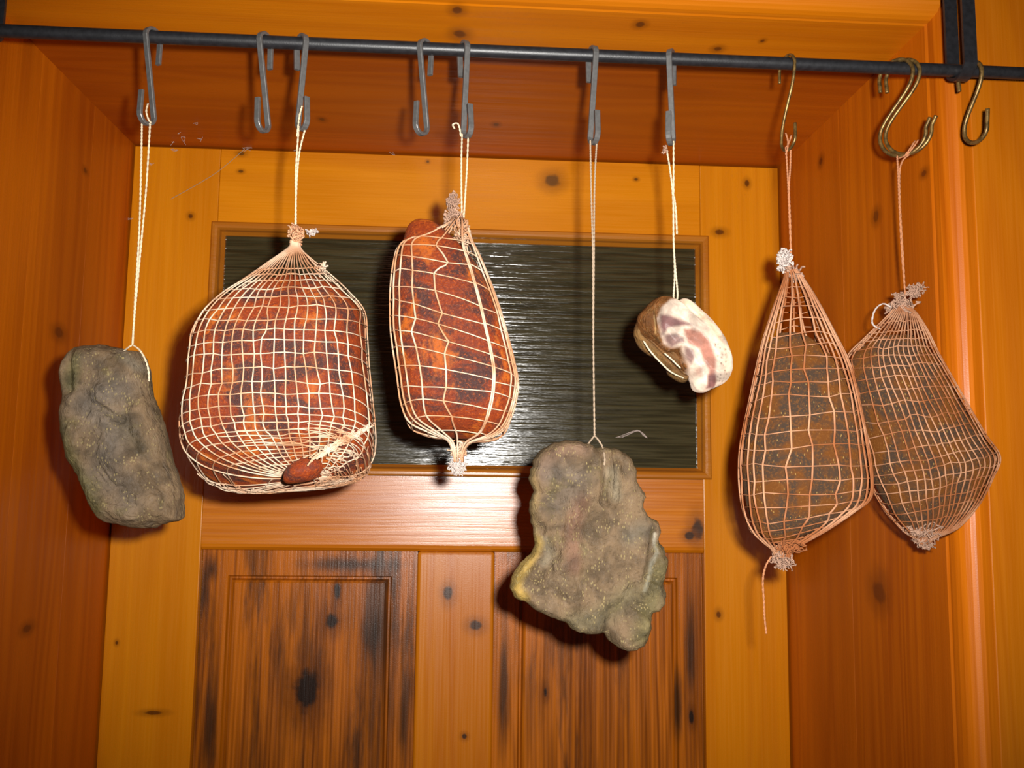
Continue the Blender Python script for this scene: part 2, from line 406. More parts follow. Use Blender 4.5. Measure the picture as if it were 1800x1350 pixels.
pane = box('glass_pane', (BX0 + BW - .004, .0135, ZBB + BW - .004), (BX1 - BW + .004, .0175, ZBT - BW + .004), M['glass'], door, 0)
tag(pane, 'dark rippled glass pane')

# reveal boards round the door
YB = TH + .02
rl = structure('trim_1', 'red-brown pine boards lining the reveal beside the grey wrapped loaf of meat')
def reveal_end(x, s, y0, y1, z0, z1, mat, parent): # board whose front edge is rounded into the casing
    R_ = .021
    prof = [(x, y0)]
    prof += [(x, y1 + .004), (x + s * .0015, y1 + .0015), (x + s * .0015, y1 - .001)]
    for k in range(0, 7):
        a = math.pi / 2 * k / 6
        prof.append((x + s * (.0015 + R_ * .75 * (1 - math.cos(a))), y1 - .001 - R_ * math.sin(a)))
    prof += [(x + s * .026, y1 - .020), (x + s * .026, y0)]
    V = [(px_, py_, z) for z in (z0, z1) for (px_, py_) in prof]; n = len(prof); Fc = []
    for i in range(n):
        q = (i, (i + 1) % n, n + (i + 1) % n, n + i); Fc.append(q if s < 0 else q[::-1])
    Fc.append(tuple(range(n))); Fc.append(tuple(range(n, 2 * n)))
    return mesh('plank', V, Fc, mat, parent)
g = .0001
box('plank', (XL - .026, -.118, 0), (XL, YB, ZT + .02), M['jamb'], rl, .0002)
box('plank', (XL - .026, -.245, 0), (XL, -.118 - g, ZT + .02), M['jamb'], rl, .0002)
reveal_end(XL, -1, -.245 - g, YF, 0, ZT + .02, M['jamb'], rl)
rr = structure('trim_2', 'red-brown pine boards lining the reveal behind the two herb-crusted nets')
box('plank', (XR, -.185, 0), (XR + .026, YB, ZT + .02), M['jamb'], rr, .0002)
box('plank', (XR, -.262, 0), (XR + .026, -.185 - g, ZT + .02), M['jamb'], rr, .0002)
reveal_end(XR, 1, -.262 - g, YF, 0, ZT + .02, M['jamb'], rr)
rt = structure('trim_3', 'red-brown pine boards of the lintel above the door')
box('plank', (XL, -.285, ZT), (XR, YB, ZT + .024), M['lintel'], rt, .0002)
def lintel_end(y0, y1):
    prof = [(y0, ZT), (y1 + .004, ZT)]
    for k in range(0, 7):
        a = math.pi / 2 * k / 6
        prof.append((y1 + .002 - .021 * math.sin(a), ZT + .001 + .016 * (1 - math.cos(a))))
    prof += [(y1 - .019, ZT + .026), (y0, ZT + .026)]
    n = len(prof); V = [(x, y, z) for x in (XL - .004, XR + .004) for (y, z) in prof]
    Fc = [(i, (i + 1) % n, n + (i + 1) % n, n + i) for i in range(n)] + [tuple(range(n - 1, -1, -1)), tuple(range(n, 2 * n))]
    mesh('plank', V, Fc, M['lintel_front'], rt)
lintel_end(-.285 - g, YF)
# wall boards round the opening
ZC = 2.50
wr = structure('wall_right', 'amber pine wall boards right of the door opening')
x = XR + .0262
for wd in (.145, .15, .15, .15, .15, .15):
    box('plank', (x, YW + .002, 0), (x + wd - g, YW + .022, ZC), M['casing'], wr, .0012); x += wd
wl = structure('wall_left', 'amber pine wall boards left of the door opening')
x = XL - .0262
for wd in (.145, .15, .15, .15, .15, .15):
    box('plank', (x - wd + g, YW + .002, 0), (x, YW + .022, ZC), M['casing'], wl, .0012); x -= wd
wt = structure('wall_front', 'amber pine wall boards above the lintel')
z = ZT + .0262
for k in range(3):
    box('plank', (XL - .026, YW + .002, z), (XR + .026, YW + .022, z + .146 - g), M['casing_x'], wt, .0012); z += .146
fl = structure('floor', 'brown wooden floor boards')
for k in range(16):
    box('plank', (-1.2 + k * .15, -1.9, -.03), (-1.2 + k * .15 + .149, .08, 0), M['floor'], fl, .001)
ce = box('ceiling', (-1.3, -1.9, ZC), (1.3, .08, ZC + .04), M['plaster'], None, 0); tag(ce, 'plain ceiling above the hanging rod', kind='structure')

# ------------------------------------------------------------------ hanging rod and its strap hangers
rail = empty('hanging_rod'); tag(rail, 'black round iron rod on two flat strap hangers across the doorway', 'rod')
V, Fc = [], []
rodpts = [Vector((x_, YR, ZR)) for x_ in np.linspace(-.52, .62, 12)]
tube_into(V, Fc, rodpts, RR, 20); mesh('rod', V, Fc, M['black_iron'], rail, True)
def strap(xc, w_=.0112, t_=.0028):
    rc = RR + .0012 + t_ / 2
    path = [(YR + .0125, ZC - .003), (YR + .0125, ZR + .012)]
    for k in range(0, 13):
        a = math.pi * k / 12
        path.append((YR + (.0125 - (.0125 - rc) * math.sin(a)) * math.cos(a), ZR - .0006 - rc * math.sin(a) + .0012))
    path += [(YR - .0125, ZR + .012), (YR - .0125, ZC - .003)]
    V, Fc = [], []
    for i, (y, z) in enumerate(path):
        a = path[max(i - 1, 0)]; b = path[min(i + 1, len(path) - 1)]
        ty, tz = b[0] - a[0], b[1] - a[1]; l = math.hypot(ty, tz); ny, nz = -tz / l, ty / l
        for sx, sn in ((-1, -1), (1, -1), (1, 1), (-1, 1)):
            V.append((xc + sx * w_ / 2, y + ny * sn * t_ / 2, z + nz * sn * t_ / 2))
    for i in range(len(path) - 1):
        for k in range(4): Fc.append((i * 4 + k, i * 4 + (k + 1) % 4, i * 4 + 4 + (k + 1) % 4, i * 4 + 4 + k))
    Fc.append((3, 2, 1, 0)); n = (len(path) - 1) * 4; Fc.append((n, n + 1, n + 2, n + 3))
    s = mesh('strap_hanger', V, Fc, M['black_iron'], rail)
    box('mounting_plate', (xc - .022, YR - .03, ZC - .0035), (xc + .022, YR + .03, ZC + .0005), M['black_iron'], s, .0008)
XS = (at(1700, 50, YR - .0125).x + at(1674, 50, YR + .0125).x) / 2
strap(XS)
strap(at(9, 20, YR + .0125).x - .0056)

# ------------------------------------------------------------------ S-hooks
def hook_curve(rt_, rb_, H, tail_t, tail_b, diag=True, open_b=0.0, n=10):
    """centre line in (u, z): u>0 towards the room; origin = centre of upper loop."""
    P = [(-rt_, -tail_t), (-rt_, -tail_t * .5)]
    for k in range(n + 1):
        a = math.pi - math.pi * k / n; P.append((rt_ * math.cos(a), rt_ * math.sin(a)))
    stem = 7
    for k in range(1, stem):
        f = k / stem; s = f * f * (3 - 2 * f) if not diag else f
        P.append((rt_ + (-rb_ - rt_) * s, -H * f))
    for k in range(n + 1):
        a = math.pi + math.pi * k / n; P.append((rb_ * math.cos(a), -H + rb_ * math.sin(a)))
    P.append((rb_ + open_b * .5, -H + tail_b * .5)); P.append((rb_ + open_b, -H + tail_b))
    return P
HOOKS = {}
def hook(label, xc, xlow, ylow, yaw, rt_, rb_, tail_t, tail_b, mat, kind, group, name, half=(.0013, .0023), wire=.0016, ox=0.0, open_b=0.0):
    inner = half[0] if kind == 'flat' else wire
    cz = ZR + RR - (rt_ - inner) + .0001           # upper loop rests on the rod
    c = Vector((at(xc, 90, YR).x + ox, YR, cz))
    c.x = at(xc, 40 + xc * .04 + 12, YR).x + ox
    low = at(xlow, ylow, YR)                        # lowest point of the lower loop
    H = cz - (low.z + rb_ + inner)
    P = hook_curve(rt_, rb_, H, tail_t, tail_b, kind == 'flat', open_b)
    sx, cy = math.sin(yaw), math.cos(yaw)
    lean = (low.x - c.x) / max(H, .01)
    def W(u, z): return Vector((c.x + u * sx + lean * min(max(-z, 0), H + rb_), c.y - u * cy, c.z + z))
    pts = [W(u, z) for u, z in P]
    V, Fc = [], []
    if kind == 'flat':
        side = Vector((cy, sx, 0)); n = len(pts)
        for i, p in enumerate(pts):
            t = (pts[min(i + 1, n - 1)] - pts[max(i - 1, 0)]).normalized()
            nn = t.cross(side).normalized(); sd = nn.cross(t).normalized()
            for a, b in ((-1, -.7), (-.8, -1), (.8, -1), (1, -.7), (1, .7), (.8, 1), (-.8, 1), (-1, .7)):
                V.append(p + sd * half[1] * a + nn * half[0] * b)
        for i in range(n - 1):
            for k in range(8): Fc.append((i * 8 + k, i * 8 + (k + 1) % 8, i * 8 + 8 + (k + 1) % 8, i * 8 + 8 + k))
        Fc.append(tuple(range(7, -1, -1))); Fc.append(tuple((n - 1) * 8 + k for k in range(8)))
    else:
        sp = smooth_path(pts, 3); tube_into(V, Fc, sp, wire, 10)
    o = mesh(name, V, Fc, mat, None, kind != 'flat')
    bm = bmesh.new(); bm.from_mesh(o.data); bmesh.ops.recalc_face_normals(bm, faces=bm.faces); bm.to_mesh(o.data); bm.free()
    tag(o, label, 'hook', group)
    return W(0, -H - rb_ + inner)                   # where a string sits in the lower loop
FG, BG = 'flat steel hooks on the rod', 'brass wire hooks on the rod'
def flat(label, xc, xlow, ylow, deg): return hook(label, xc, xlow, ylow, math.radians(deg), .0075, .0072, .019, .0175, M['steel'], 'flat', FG, 'flat_hook')
h1 = flat('flat grey steel hook holding the string of the grey loaf-shaped meat', 269, 257, 220, -26)
h2 = flat('empty flat steel hook beside the hook of the big netted ham', 466, 461, 233, -23)
h3 = flat('flat steel hook holding the string of the big netted ham', 530, 531, 230, 40)
h4 = flat('empty flat steel hook beside the hook of the narrow netted roast', 748, 740, 238, -37)
h5 = flat('flat steel hook holding the double string of the narrow netted roast', 815, 821, 243, 25)
h6 = flat('flat steel hook holding the long string of the wide grey slab', 1041, 1044, 254, 16)
h7 = flat('pale worn flat steel hook holding the string of the rolled bacon', 1180, 1179, 255, -29)
def brass(label, xc, xlow, ylow, deg, rt_, rb_, tt, tb, ox=0, ob=0.0, wire=.0016):
    return hook(label, xc, xlow, ylow, math.radians(deg), rt_, rb_, tt, tb, M['brass'], 'wire', BG, 'wire_hook', wire=wire, ox=ox, open_b=ob)
h8 = brass('thin dark brass wire hook holding the pear-shaped net', 1383, 1386, 266, 14, .0105, .0095, .009, .010, wire=.0013)
h9 = brass('brass wire hook paired with another, string of the angular net looped on both', 1574, 1588, 276, 40, .014, .019, .010, .007, ob=.004)
h9b = brass('outer brass wire hook of the pair carrying the angular net', 1586, 1598, 273, 40, .014, .019, .010, .007, ob=.004)
h10 = brass('empty brass wire hook beside the strap hanger', 1704, 1716, 253, 15, .0120, .0115, .008, .012, ob=.002, wire=.0018)

# ------------------------------------------------------------------ string, tufts
def PX(lst, Y=YR, dy=None):
    return [at(p[0], p[1], Y + (p[2] if len(p) > 2 else 0)) for p in lst]
def strings(name, paths, mat, parent, rad=.0011, twist=True):
    V, Fc = [], []
    for pts in paths:
        sp = smooth_path(pts, max(6, int(sum((pts[k + 1] - pts[k]).length for k in range(len(pts) - 1)) / (len(pts) - 1) / .0012)))
        if twist:
            for sgn in (0, math.pi):
                q = []
                for i, p in enumerate(sp):
                    a = i * 1.15 + sgn; q.append(p + Vector((math.cos(a), math.sin(a), 0)) * rad * .36)
                tube_into(V, Fc, q, rad * .68, 5)
        else:
            tube_into(V, Fc, sp, rad, 6)
    return mesh(name, V, Fc, mat, parent, True)
def tuft(name, centre, rx, rz, n, mat, parent, rad=.0006, length=6, curl=1.0, up_bias=0.0, Y=YR):
    c = at(centre[0], centre[1], Y); s = (Y + DIST) / F_PX; V, Fc = [], []
    for k in range(n):
        p = c + Vector((random.gauss(0, .35) * rx * s, random.gauss(0, .3) * rx * s, random.gauss(0, .35) * rz * s))
        d = Vector((random.gauss(0, 1), random.gauss(0, 1), random.gauss(up_bias, 1))).normalized(); pts = [p]
        for j in range(length):
            d = (d + Vector((random.gauss(0, .55), random.gauss(0, .55), random.gauss(up_bias * .4, .55))) * curl).normalized()
            q = pts[-1] + d * s * max(rx, rz) * .22
            ex, ez = (q.x - c.x) / (rx * s), (q.z - c.z) / (rz * s); l = math.hypot(ex, ez); lim = random.uniform(.75, 1.15)
            if l > lim: q.x = c.x + (q.x - c.x) * lim / l; q.z = c.z + (q.z - c.z) * lim / l; d = -d
            pts.append(q)
        tube_into(V, Fc, smooth_path(pts, 3), rad, 4)
    return mesh(name, V, Fc, mat, parent, True)

# ------------------------------------------------------------------ lofts (netted meats)
class Loft:
    """rings: (xl, yl, xr, yr, front depth, back depth, tilt deg, forward shift), pixels of the hanging plane."""
    def __init__(s, rings, expo=2.0, Y=YR):
        s.R = []
        for (xl, yl, xr, yr, df, db, ti, fs) in rings:
            a, b = at(xl, yl, Y), at(xr, yr, Y)
            s.R.append((a.x, a.z, b.x, b.z, df, db, math.radians(ti), fs))
        s.e = expo; s.Y = Y; s.n = len(s.R)
    def ev(s, t, phi, off=0.0):
        ax, az, bx, bz, df, db, ti, fs = cr(s.R, min(max(t, 0), s.n - 1 - 1e-6))
        c = Vector(((ax + bx) / 2, s.Y - fs, (az + bz) / 2)); u = Vector(((bx - ax) / 2, 0, (bz - az) / 2))
        lu = max(u.length, 1e-6); u = u * ((lu + off) / lu)
        cp, sp = math.cos(phi), math.sin(phi); q = 2 / s.e
        cu = math.copysign(abs(cp) ** q, cp); sv = math.copysign(abs(sp) ** q, sp)
        d = (max(df, 0) if sp > 0 else max(db, 0)) + off
        return c + u * cu + Vector((0, -math.cos(ti), math.sin(ti))) * (d * sv)
def loft_body(name, lf, mat, parent, nt_=70, nphi=72, amp=.002, freq=28, amp2=.0006):
    V, Fc = [], []
    for i in range(nt_ + 1):
        t = (lf.n - 1) * i / nt_; c = lf.ev(t, 0) * .5 + lf.ev(t, math.pi) * .5
        for k in range(nphi):
            p = lf.ev(t, 2 * math.pi * k / nphi); d = (p - c); l = d.length
            if l > 1e-5:
                nz = (noise.noise(p * freq) * .5 + .5) * amp + (noise.noise(p * freq * 5) * .5 + .5) * amp2
                p = p - d * min(nz / l, .3)
            V.append(p)
    for i in range(nt_):
        for k in range(nphi):
            k2 = (k + 1) % nphi; Fc.append((i * nphi + k, i * nphi + k2, (i + 1) * nphi + k2, (i + 1) * nphi + k))
    Fc.append(tuple(range(nphi - 1, -1, -1))[::-1]); Fc.append(tuple(nt_ * nphi + k for k in range(nphi))[::-1])
    o = mesh(name, V, Fc, mat, parent, True)
    bm = bmesh.new(); bm.from_mesh(o.data); bmesh.ops.recalc_face_normals(bm, faces=bm.faces); bm.to_mesh(o.data); bm.free()
    return o
def net(name, lf, mat, parent, phis, ts, rad=.0006, off=.0009, jit=.22, seed=0, radv=None, sub=4, ringskip=0.0):
    """knotted net: threads run straight from crossing to crossing over the loft."""
    rnd = random.Random(seed); V, Fc = [], []; radv = radv or rad * 1.15
    n = len(phis); phis = sorted(phis); T = [0.0] + list(ts) + [lf.n - 1 - 1e-4]
    dphi = [min((phis[(j + 1) % n] - phis[j]) % (2 * math.pi), (phis[j] - phis[j - 1]) % (2 * math.pi)) for j in range(n)]
    node = {}
    for i, t in enumerate(T):
        for j, ph in enumerate(phis):
            if 0 < i < len(T) - 1:
                dt = min(T[i + 1] - t, t - T[i - 1])
                dr = noise.noise(Vector((t * .9, j * 1.7, seed))) * 1.3 + rnd.uniform(-.45, .45)
                node[i, j] = (t + (rnd.uniform(-.5, .5) * .5 + noise.noise(Vector((t * 2, j * .35, seed + 9)))) * dt * jit * 1.3, ph + dr * dphi[j] * jit)
            else: node[i, j] = (t, ph)
    for j in range(n):
        pts = []
        for i in range(len(T) - 1):
            (t0, p0), (t1, p1) = node[i, j], node[i + 1, j]; k = sub * (3 if i in (0, len(T) - 2) else 1)
            for q in range(k): f = q / k; pts.append(lf.ev(t0 + (t1 - t0) * f, p0 + (p1 - p0) * f, off))
        pts.append(lf.ev(*node[len(T) - 1, j], off)); tube_into(V, Fc, pts, radv, 5)
    for i in range(1, len(T) - 1):
        pts = []
        for j in range(n):
            t0, p0 = node[i, j]; t1, p1 = node[i, (j + 1) % n]
            if p1 < p0: p1 += 2 * math.pi
            k = max(2, int((p1 - p0) / .10))
            for q in range(k): f = q / k; pts.append(lf.ev(t0 + (t1 - t0) * f, p0 + (p1 - p0) * f, off * .8))
        tube_into(V, Fc, pts, rad, 5, True)
    return mesh(name, V, Fc, mat, parent, True)
def even_phis(lf, nfront, nback, edge=.97):
    """uprights evenly spaced as one looks at the front."""
    q = 2 / lf.e; out = []
    for k in range(nfront):
        x = edge * (1 - 2 * k / (nfront - 1)); out.append(math.acos(math.copysign(abs(x) ** (1 / q), x)))
    out += [math.pi + math.pi * (k + .7) / (nback + .4) for k in range(nback)]
    return out

# ---- big netted ham
ham = empty('netted_ham'); tag(ham, 'large round paprika-red ham in a cream net with flat bottom', 'ham', 'meats hung on the rod')
hb = Loft([(497, 484, 545, 482, .010, .012, -12, 0), (455, 496, 574, 492, .028, .034, -12, 0), (412, 516, 604, 511, .043, .046, -10, 0),
           (378, 550, 634, 545, .055, .053, -7, 0), (358, 591, 640, 588, .061, .056, -3, 0), (351, 635, 643, 632, .064, .058, 1, 0),
           (347, 685, 648, 680, .065, .058, 5, 0), (340, 725, 653, 722, .065, .058, 9, 0), (336, 765, 655, 760, .063, .056, 14, .001),
           (337, 795, 653, 785, .060, .054, 19, .002), (346, 818, 645, 803, .056, .050, 22, .003), (375, 834, 628, 816, .046, .041, 22, .003),
           (425, 842, 602, 826, .032, .029, 20, .004), (480, 843, 585, 832, .016, .014, 18, .005), (530, 838, 560, 834, .002, .002, 18, .006)], 3.3)
loft_body('meat', hb, M['paprika'], ham, 90, 90, .0014, 30, .0008)
hn = Loft([(513, 424, 524, 424, .003, .003, 0, 0), (510, 437, 527, 437, .004, .004, 0, 0), (476, 460, 546, 457, .012, .014, -14, 0),
           (444, 485, 575, 482, .028, .034, -13, 0), (404, 515, 606, 510, .044, .046, -10, 0),
           (375, 549, 635, 544, .056, .053, -7, 0), (356, 591, 640, 588, .062, .056, -3, 0), (350, 635, 643, 632, .064, .058, 1, 0),
           (346, 685, 648, 680, .065, .058, 5, 0), (339, 725, 653, 722, .065, .058, 9, 0), (335, 765, 656, 760, .063, .056, 14, .001),
           (336, 795, 654, 785, .060, .054, 19, .002), (345, 819, 646, 803, .056, .050, 22, .003), (374, 837, 634, 817, .047, .042, 22, .004),
           (424, 845, 610, 828, .033, .030, 20, .006), (479, 846, 590, 834, .017, .015, 18, .008), (528, 841, 566, 836, .004, .004, 18, .009)], 3.3)
tss = [2.55, 2.95, 3.4, 3.95, 4.5, 5.1, 5.65, 6.2, 6.75, 7.25, 7.9, 8.55, 9.2, 9.9, 10.6, 11.3, 12.0, 12.6, 13.2, 13.8]
net('net', hn, M['net_white'], ham, even_phis(hn, 19, 12, .985), tss, .00046, .0010, .20, 3)
tuft('net_knot', (519, 412), 16, 20, 46, M['net_peach'], ham, .0007, 6, .7)
tuft('net_end', (548, 409), 13, 6, 24, M['fluff_white'], ham, .0005, 5)
tuft('net_end', (566, 470), 14, 9, 18, M['net_white'], ham, .0006, 5, Y=YR - .02)
loft_body('meat_end', Loft([(536, 806, 560, 806, .003, .003, 0, .02), (516, 818, 574, 812, .012, .012, 0, .018), (506, 832, 575, 826, .017, .012, 0, .016), (503, 845, 560, 842, .014, .010, 0, .012), (508, 850, 530, 849, .003, .003, 0, .010)], 2, YR - .028), M['paprika'], ham, 24, 36, .0015, 50)
def seam():
    V, Fc = [], []
    rnd = random.Random(5)
    for k in range(38):
        f0 = rnd.uniform(-.05, .5); f1 = f0 + rnd.uniform(.25, .6); P = []
        for j in range(7):
            f = f0 + (f1 - f0) * j / 6
            P.append(at(546 + 108 * f + rnd.gauss(0, 3), 808 - 62 * f + rnd.gauss(0, 3.5), YR - .062 + .040 * max(f, 0) ** 1.5 - rnd.uniform(0, .004)))
        tube_into(V, Fc, smooth_path(P, 4), .0006, 5)
    return mesh('net_seam', V, Fc, M['net_white'], ham, True)
seam()
def bottom_mesh():
    """threads of the net gathered over the ham's lower right end, lying on the ham"""
    V, Fc = [], []; rnd = random.Random(8)
    for k in range(150):
        t = rnd.uniform(11.9, 15.6); ph = rnd.uniform(-1.7, 1.25) if k % 3 else rnd.uniform(-2.7, -.4); P = []
        dt = rnd.uniform(-.9, .9); dp = rnd.choice((-1, 1)) * rnd.uniform(.3, 1.0)
        for j in range(8):
            f = j / 7; P.append(hn.ev(t + dt * f + rnd.gauss(0, .05), ph + dp * f + rnd.gauss(0, .03), .0018 + rnd.uniform(0, .0014)))
        tube_into(V, Fc, smooth_path(P, 3), .00045, 4)
    return mesh('gathered_net', V, Fc, M['net_white'], ham, True)
bottom_mesh()
strings('string', [[h3 + Vector((-.003, 0, .001)), *PX([(520, 300), (520, 350), (520, 398)])], [h3 + Vector((.0025, 0, .001)), *PX([(526, 270), (521, 330), (519, 398)])],
                   PX([(531, 186, -.004), (526, 205, -.004), (524, 222, -.006), (522, 240, -.004)])], M['string_white'], ham, .00085)

# ---- narrow netted roast
roast = empty('netted_roast'); tag(roast, 'narrow paprika-red roast in a wide-meshed net with bare tip above', 'roast', 'meats hung on the rod')
rb = Loft([(728, 387, 746, 386, .004, .004, 0, 0), (716, 400, 766, 394, .015, .015, 0, 0), (708, 424, 788, 412, .024, .022, 0, 0), (697, 460, 818, 444, .033, .030, 0, 0),
           (691, 505, 848, 484, .039, .034, 0, 0), (690, 555, 873, 538, .043, .037, 0, 0), (692, 600, 889, 590, .045, .038, 0, 0), (698, 645, 903, 640, .045, .038, 2, 0),
           (704, 690, 906, 690, .044, .037, 5, 0), (709, 722, 898, 730, .041, .034, 8, 0), (718, 744, 886, 752, .034, .030, 10, 0), (742, 754, 868, 765, .024, .022, 12, 0), (788, 760, 845, 769, .007, .007, 12, 0)], 2.9)
loft_body('meat', rb, M['paprika'], roast, 80, 80, .0014, 32, .0008)
rn = Loft([(797, 384, 808, 384, .003, .003, 0, 0), (784, 404, 818, 398, .013, .014, 0, .006), (744, 424, 829, 430, .028, .022, 0, 0), (706, 438, 842, 456, .034, .028, 0, 0),
           (695, 468, 860, 500, .039, .034, 0, 0), (690, 508, 878, 552, .043, .037, 0, 0), (689, 548, 893, 606, .046, .039, 0, 0), (690, 588, 903, 648, .047, .039, 2, 0),
           (695, 630, 908, 680, .046, .038, 4, 0), (702, 678, 905, 706, .044, .037, 6, 0), (708, 718, 897, 736, .041, .034, 8, 0), (722, 748, 884, 760, .034, .029, 10, 0), (756, 763, 862, 771, .020, .02, 8, 0),
           (788, 774, 826, 778, .009, .009, 0, 0), (798, 796, 813, 796, .005, .005, 0, 0), (800, 812, 812, 812, .004, .004, 0, 0)], 2.9)
def rts(): return [2.55, 3.2, 3.85, 4.5, 5.15, 5.8, 6.45, 7.1, 7.8, 8.55, 9.3, 10.1, 11.0, 12.0]
rphi = [math.radians(a) for a in (10, 20, 27, 38, 62, 64, 92, 117, 136, 150, 168, 195, 220, 245, 270, 295, 315, 335, 350)]
net('net', rn, M['net_white'], roast, rphi, rts(), .0005, .0010, .22, 11, radv=.00072)
tuft('net_knot', (798, 384), 20, 16, 60, M['fluff_pink'], roast, .0006, 7)
tuft('loose_net', (812, 412), 17, 30, 34, M['net_white'], roast, .0005, 8, .5, Y=YR - .012)
tuft('net_end', (796, 358), 12, 20, 50, M['fluff_pink'], roast, .00045, 7, up_bias=.7)
tuft('net_knot', (806, 790), 17, 14, 50, M['net_white'], roast, .0007, 6, up_bias=-.4)
tuft('net_end', (804, 818), 17, 18, 70, M['fluff_white'], roast, .0005, 6, up_bias=-.3)
strings('string', [[h5 + Vector((-.0045, 0, .001)), *PX([(811, 280), (811, 330), (812, 382)])], [h5 + Vector((.0005, 0, .001)), *PX([(821, 290), (818, 340), (815, 384)])],
                   PX([(799, 226, -.008), (796, 219, -.008), (804, 217, -.009), (808, 226, -.009), (810, 240, -.006)])], M['string_white'], roast, .00085)

# ---- pear-shaped and angular herb-crusted nets
pear = empty('netted_herb_meat'); tag(pear, 'pear-shaped dark herb-crusted meat in an orange net with a dangling thread', 'cured meat', 'meats hung on the rod')
pb = Loft([(1368, 586, 1404, 586, .006, .006, 0, 0), (1350, 604, 1432, 602, .016, .016, 0, 0), (1338, 650, 1470, 648, .028, .026, 0, 0), (1327, 705, 1490, 702, .036, .032, 0, 0),
           (1313, 775, 1504, 772, .042, .036, 0, 0), (1309, 830, 1513, 832, .042, .036, 0, 0), (1314, 885, 1512, 872, .038, .034, 0, 0), (1326, 925, 1490, 892, .030, .028, 0, 0),
           (1342, 945, 1450, 922, .018, .018, 0, 0), (1358, 955, 1404, 944, .006, .006, 0, 0)], 2.5)
loft_body('meat', pb, M['crust'], pear, 70, 72, .0014, 30, .0008)
pn = Loft([(1383, 476, 1396, 476, .004, .004, 0, 0), (1381, 490, 1408, 490, .006, .006, 0, 0), (1366, 535, 1432, 533, .014, .014, 0, 0), (1348, 594, 1460, 592, .023, .022, 0, 0),
           (1336, 648, 1482, 644, .031, .028, 0, 0), (1325, 704, 1494, 698, .037, .033, 0, 0), (1311, 775, 1506, 768, .043, .037, 0, 0), (1307, 832, 1516, 830, .043, .037, 0, 0),
           (1312, 888, 1516, 872, .039, .035, 0, 0), (1326, 932, 1494, 894, .030, .029, 0, 0), (1344, 952, 1450, 928, .018, .018, 0, 0), (1360, 966, 1396, 962, .008, .008, 0, 0), (1366, 980, 1384, 980, .004, .004, 0, 0)], 2.5)
pphi = [math.radians(a) for a in (4, 10, 16, 22, 28, 34, 41, 50, 60, 71, 84, 100, 120, 146, 160, 172, 184, 200, 220, 240, 260, 280, 300, 320, 335, 348)]
pts_ = [1.5, 1.85, 2.2, 2.6, 3.0, 3.4, 3.8, 4.2, 4.6, 5.0, 5.45, 5.85, 6.3, 6.75, 7.2, 7.65, 8.1, 8.6, 9.1, 9.6, 10.1, 10.6]
net('net', pn, M['net_orange'], pear, pphi, pts_, .00045, .0010, .25, 21, radv=.00088)
tuft('net_knot', (1393, 480), 17, 16, 44, M['fluff_pink'], pear, .0008, 6, .8)
tuft('net_end', (1376, 458), 13, 22, 40, M['fluff_white'], pear, .0008, 7)
tuft('net_knot', (1386, 960), 30, 12, 60, M['net_orange'], pear, .0006, 6, Y=YR - .006)
tuft('net_end', (1376, 980), 19, 22, 80, M['fluff_pink'], pear, .0005, 7, up_bias=-.2)
strings('loose_thread', [PX([(1356, 978), (1346, 995), (1341, 1020), (1343, 1060), (1344, 1085), (1347, 1114)])], M['string_orange'], pear, .00085)
strings('string', [[h8 + Vector((-.0022, 0, .001)), *PX([(1384, 300), (1386, 340), (1388, 390), (1391, 470)])], [h8 + Vector((.002, 0, .001)), *PX([(1389, 295), (1387, 330), (1389, 390), (1391, 470)])],
                   PX([(1381, 234, -.004), (1385, 248, -.005), (1384, 262, -.006), (1381, 272, -.004)]), PX([(1391, 238, -.004), (1387, 250, -.005), (1383, 258, -.006)])], M['string_orange'], pear, .00085)

ang = empty('netted_herb_meat'); tag(ang, 'angular dark herb-crusted meat in an orange net hung on two brass hooks', 'cured meat', 'meats hung on the rod')
YA = YR + .024
ab = Loft([(1545, 590, 1605, 590, .006, .006, 0, 0), (1502, 622, 1630, 620, .022, .02, 0, 0), (1494, 660, 1646, 655, .032, .028, 0, 0), (1506, 720, 1672, 708, .038, .032, 0, 0),
           (1526, 795, 1706, 764, .040, .034, 0, 0), (1540, 840, 1733, 802, .038, .034, 0, 0), (1556, 876, 1724, 836, .032, .03, 0, 0), (1576, 908, 1706, 880, .024, .023, 0, 0), (1598, 932, 1676, 922, .012, .012, 0, 0), (1612, 940, 1650, 938, .004, .004, 0, 0)], 2.5, YA)
loft_body('meat', ab, M['crust'], ang, 70, 72, .0014, 30, .0008)
an_ = Loft([(1576, 538, 1592, 538, .004, .004, 0, 0), (1566, 552, 1606, 552, .008, .008, 0, 0), (1528, 590, 1624, 586, .017, .016, 0, 0), (1496, 624, 1636, 620, .026, .023, 0, 0), (1491, 660, 1650, 655, .034, .029, 0, 0), (1503, 720, 1676, 706, .039, .033, 0, 0),
            (1523, 797, 1710, 764, .041, .035, 0, 0), (1537, 842, 1737, 802, .039, .035, 0, 0), (1553, 878, 1728, 838, .033, .031, 0, 0), (1574, 911, 1708, 884, .025, .024, 0, 0), (1596, 936, 1678, 926, .013, .013, 0, 0), (1610, 946, 1640, 946, .005, .005, 0, 0), (1617, 956, 1630, 956, .003, .003, 0, 0)], 2.5, YA)
at_ = [1.5, 1.95, 2.4, 2.85, 3.3, 3.8, 4.25, 4.6, 4.95, 5.3, 5.65, 6.0, 6.4, 6.8, 7.25, 7.7, 8.2, 8.7, 9.2, 9.8, 10.4]
net('net', an_, M['net_orange'], ang, even_phis(an_, 19, 12, .985), at_, .00046, .0010, .22, 31, radv=.00066)
tuft('net_knot', (1584, 542), 26, 18, 60, M['fluff_pink'], ang, .0008, 6, Y=YA)
tuft('net_end', (1608, 511), 19, 13, 46, M['fluff_pink'], ang, .0005, 7, Y=YA)
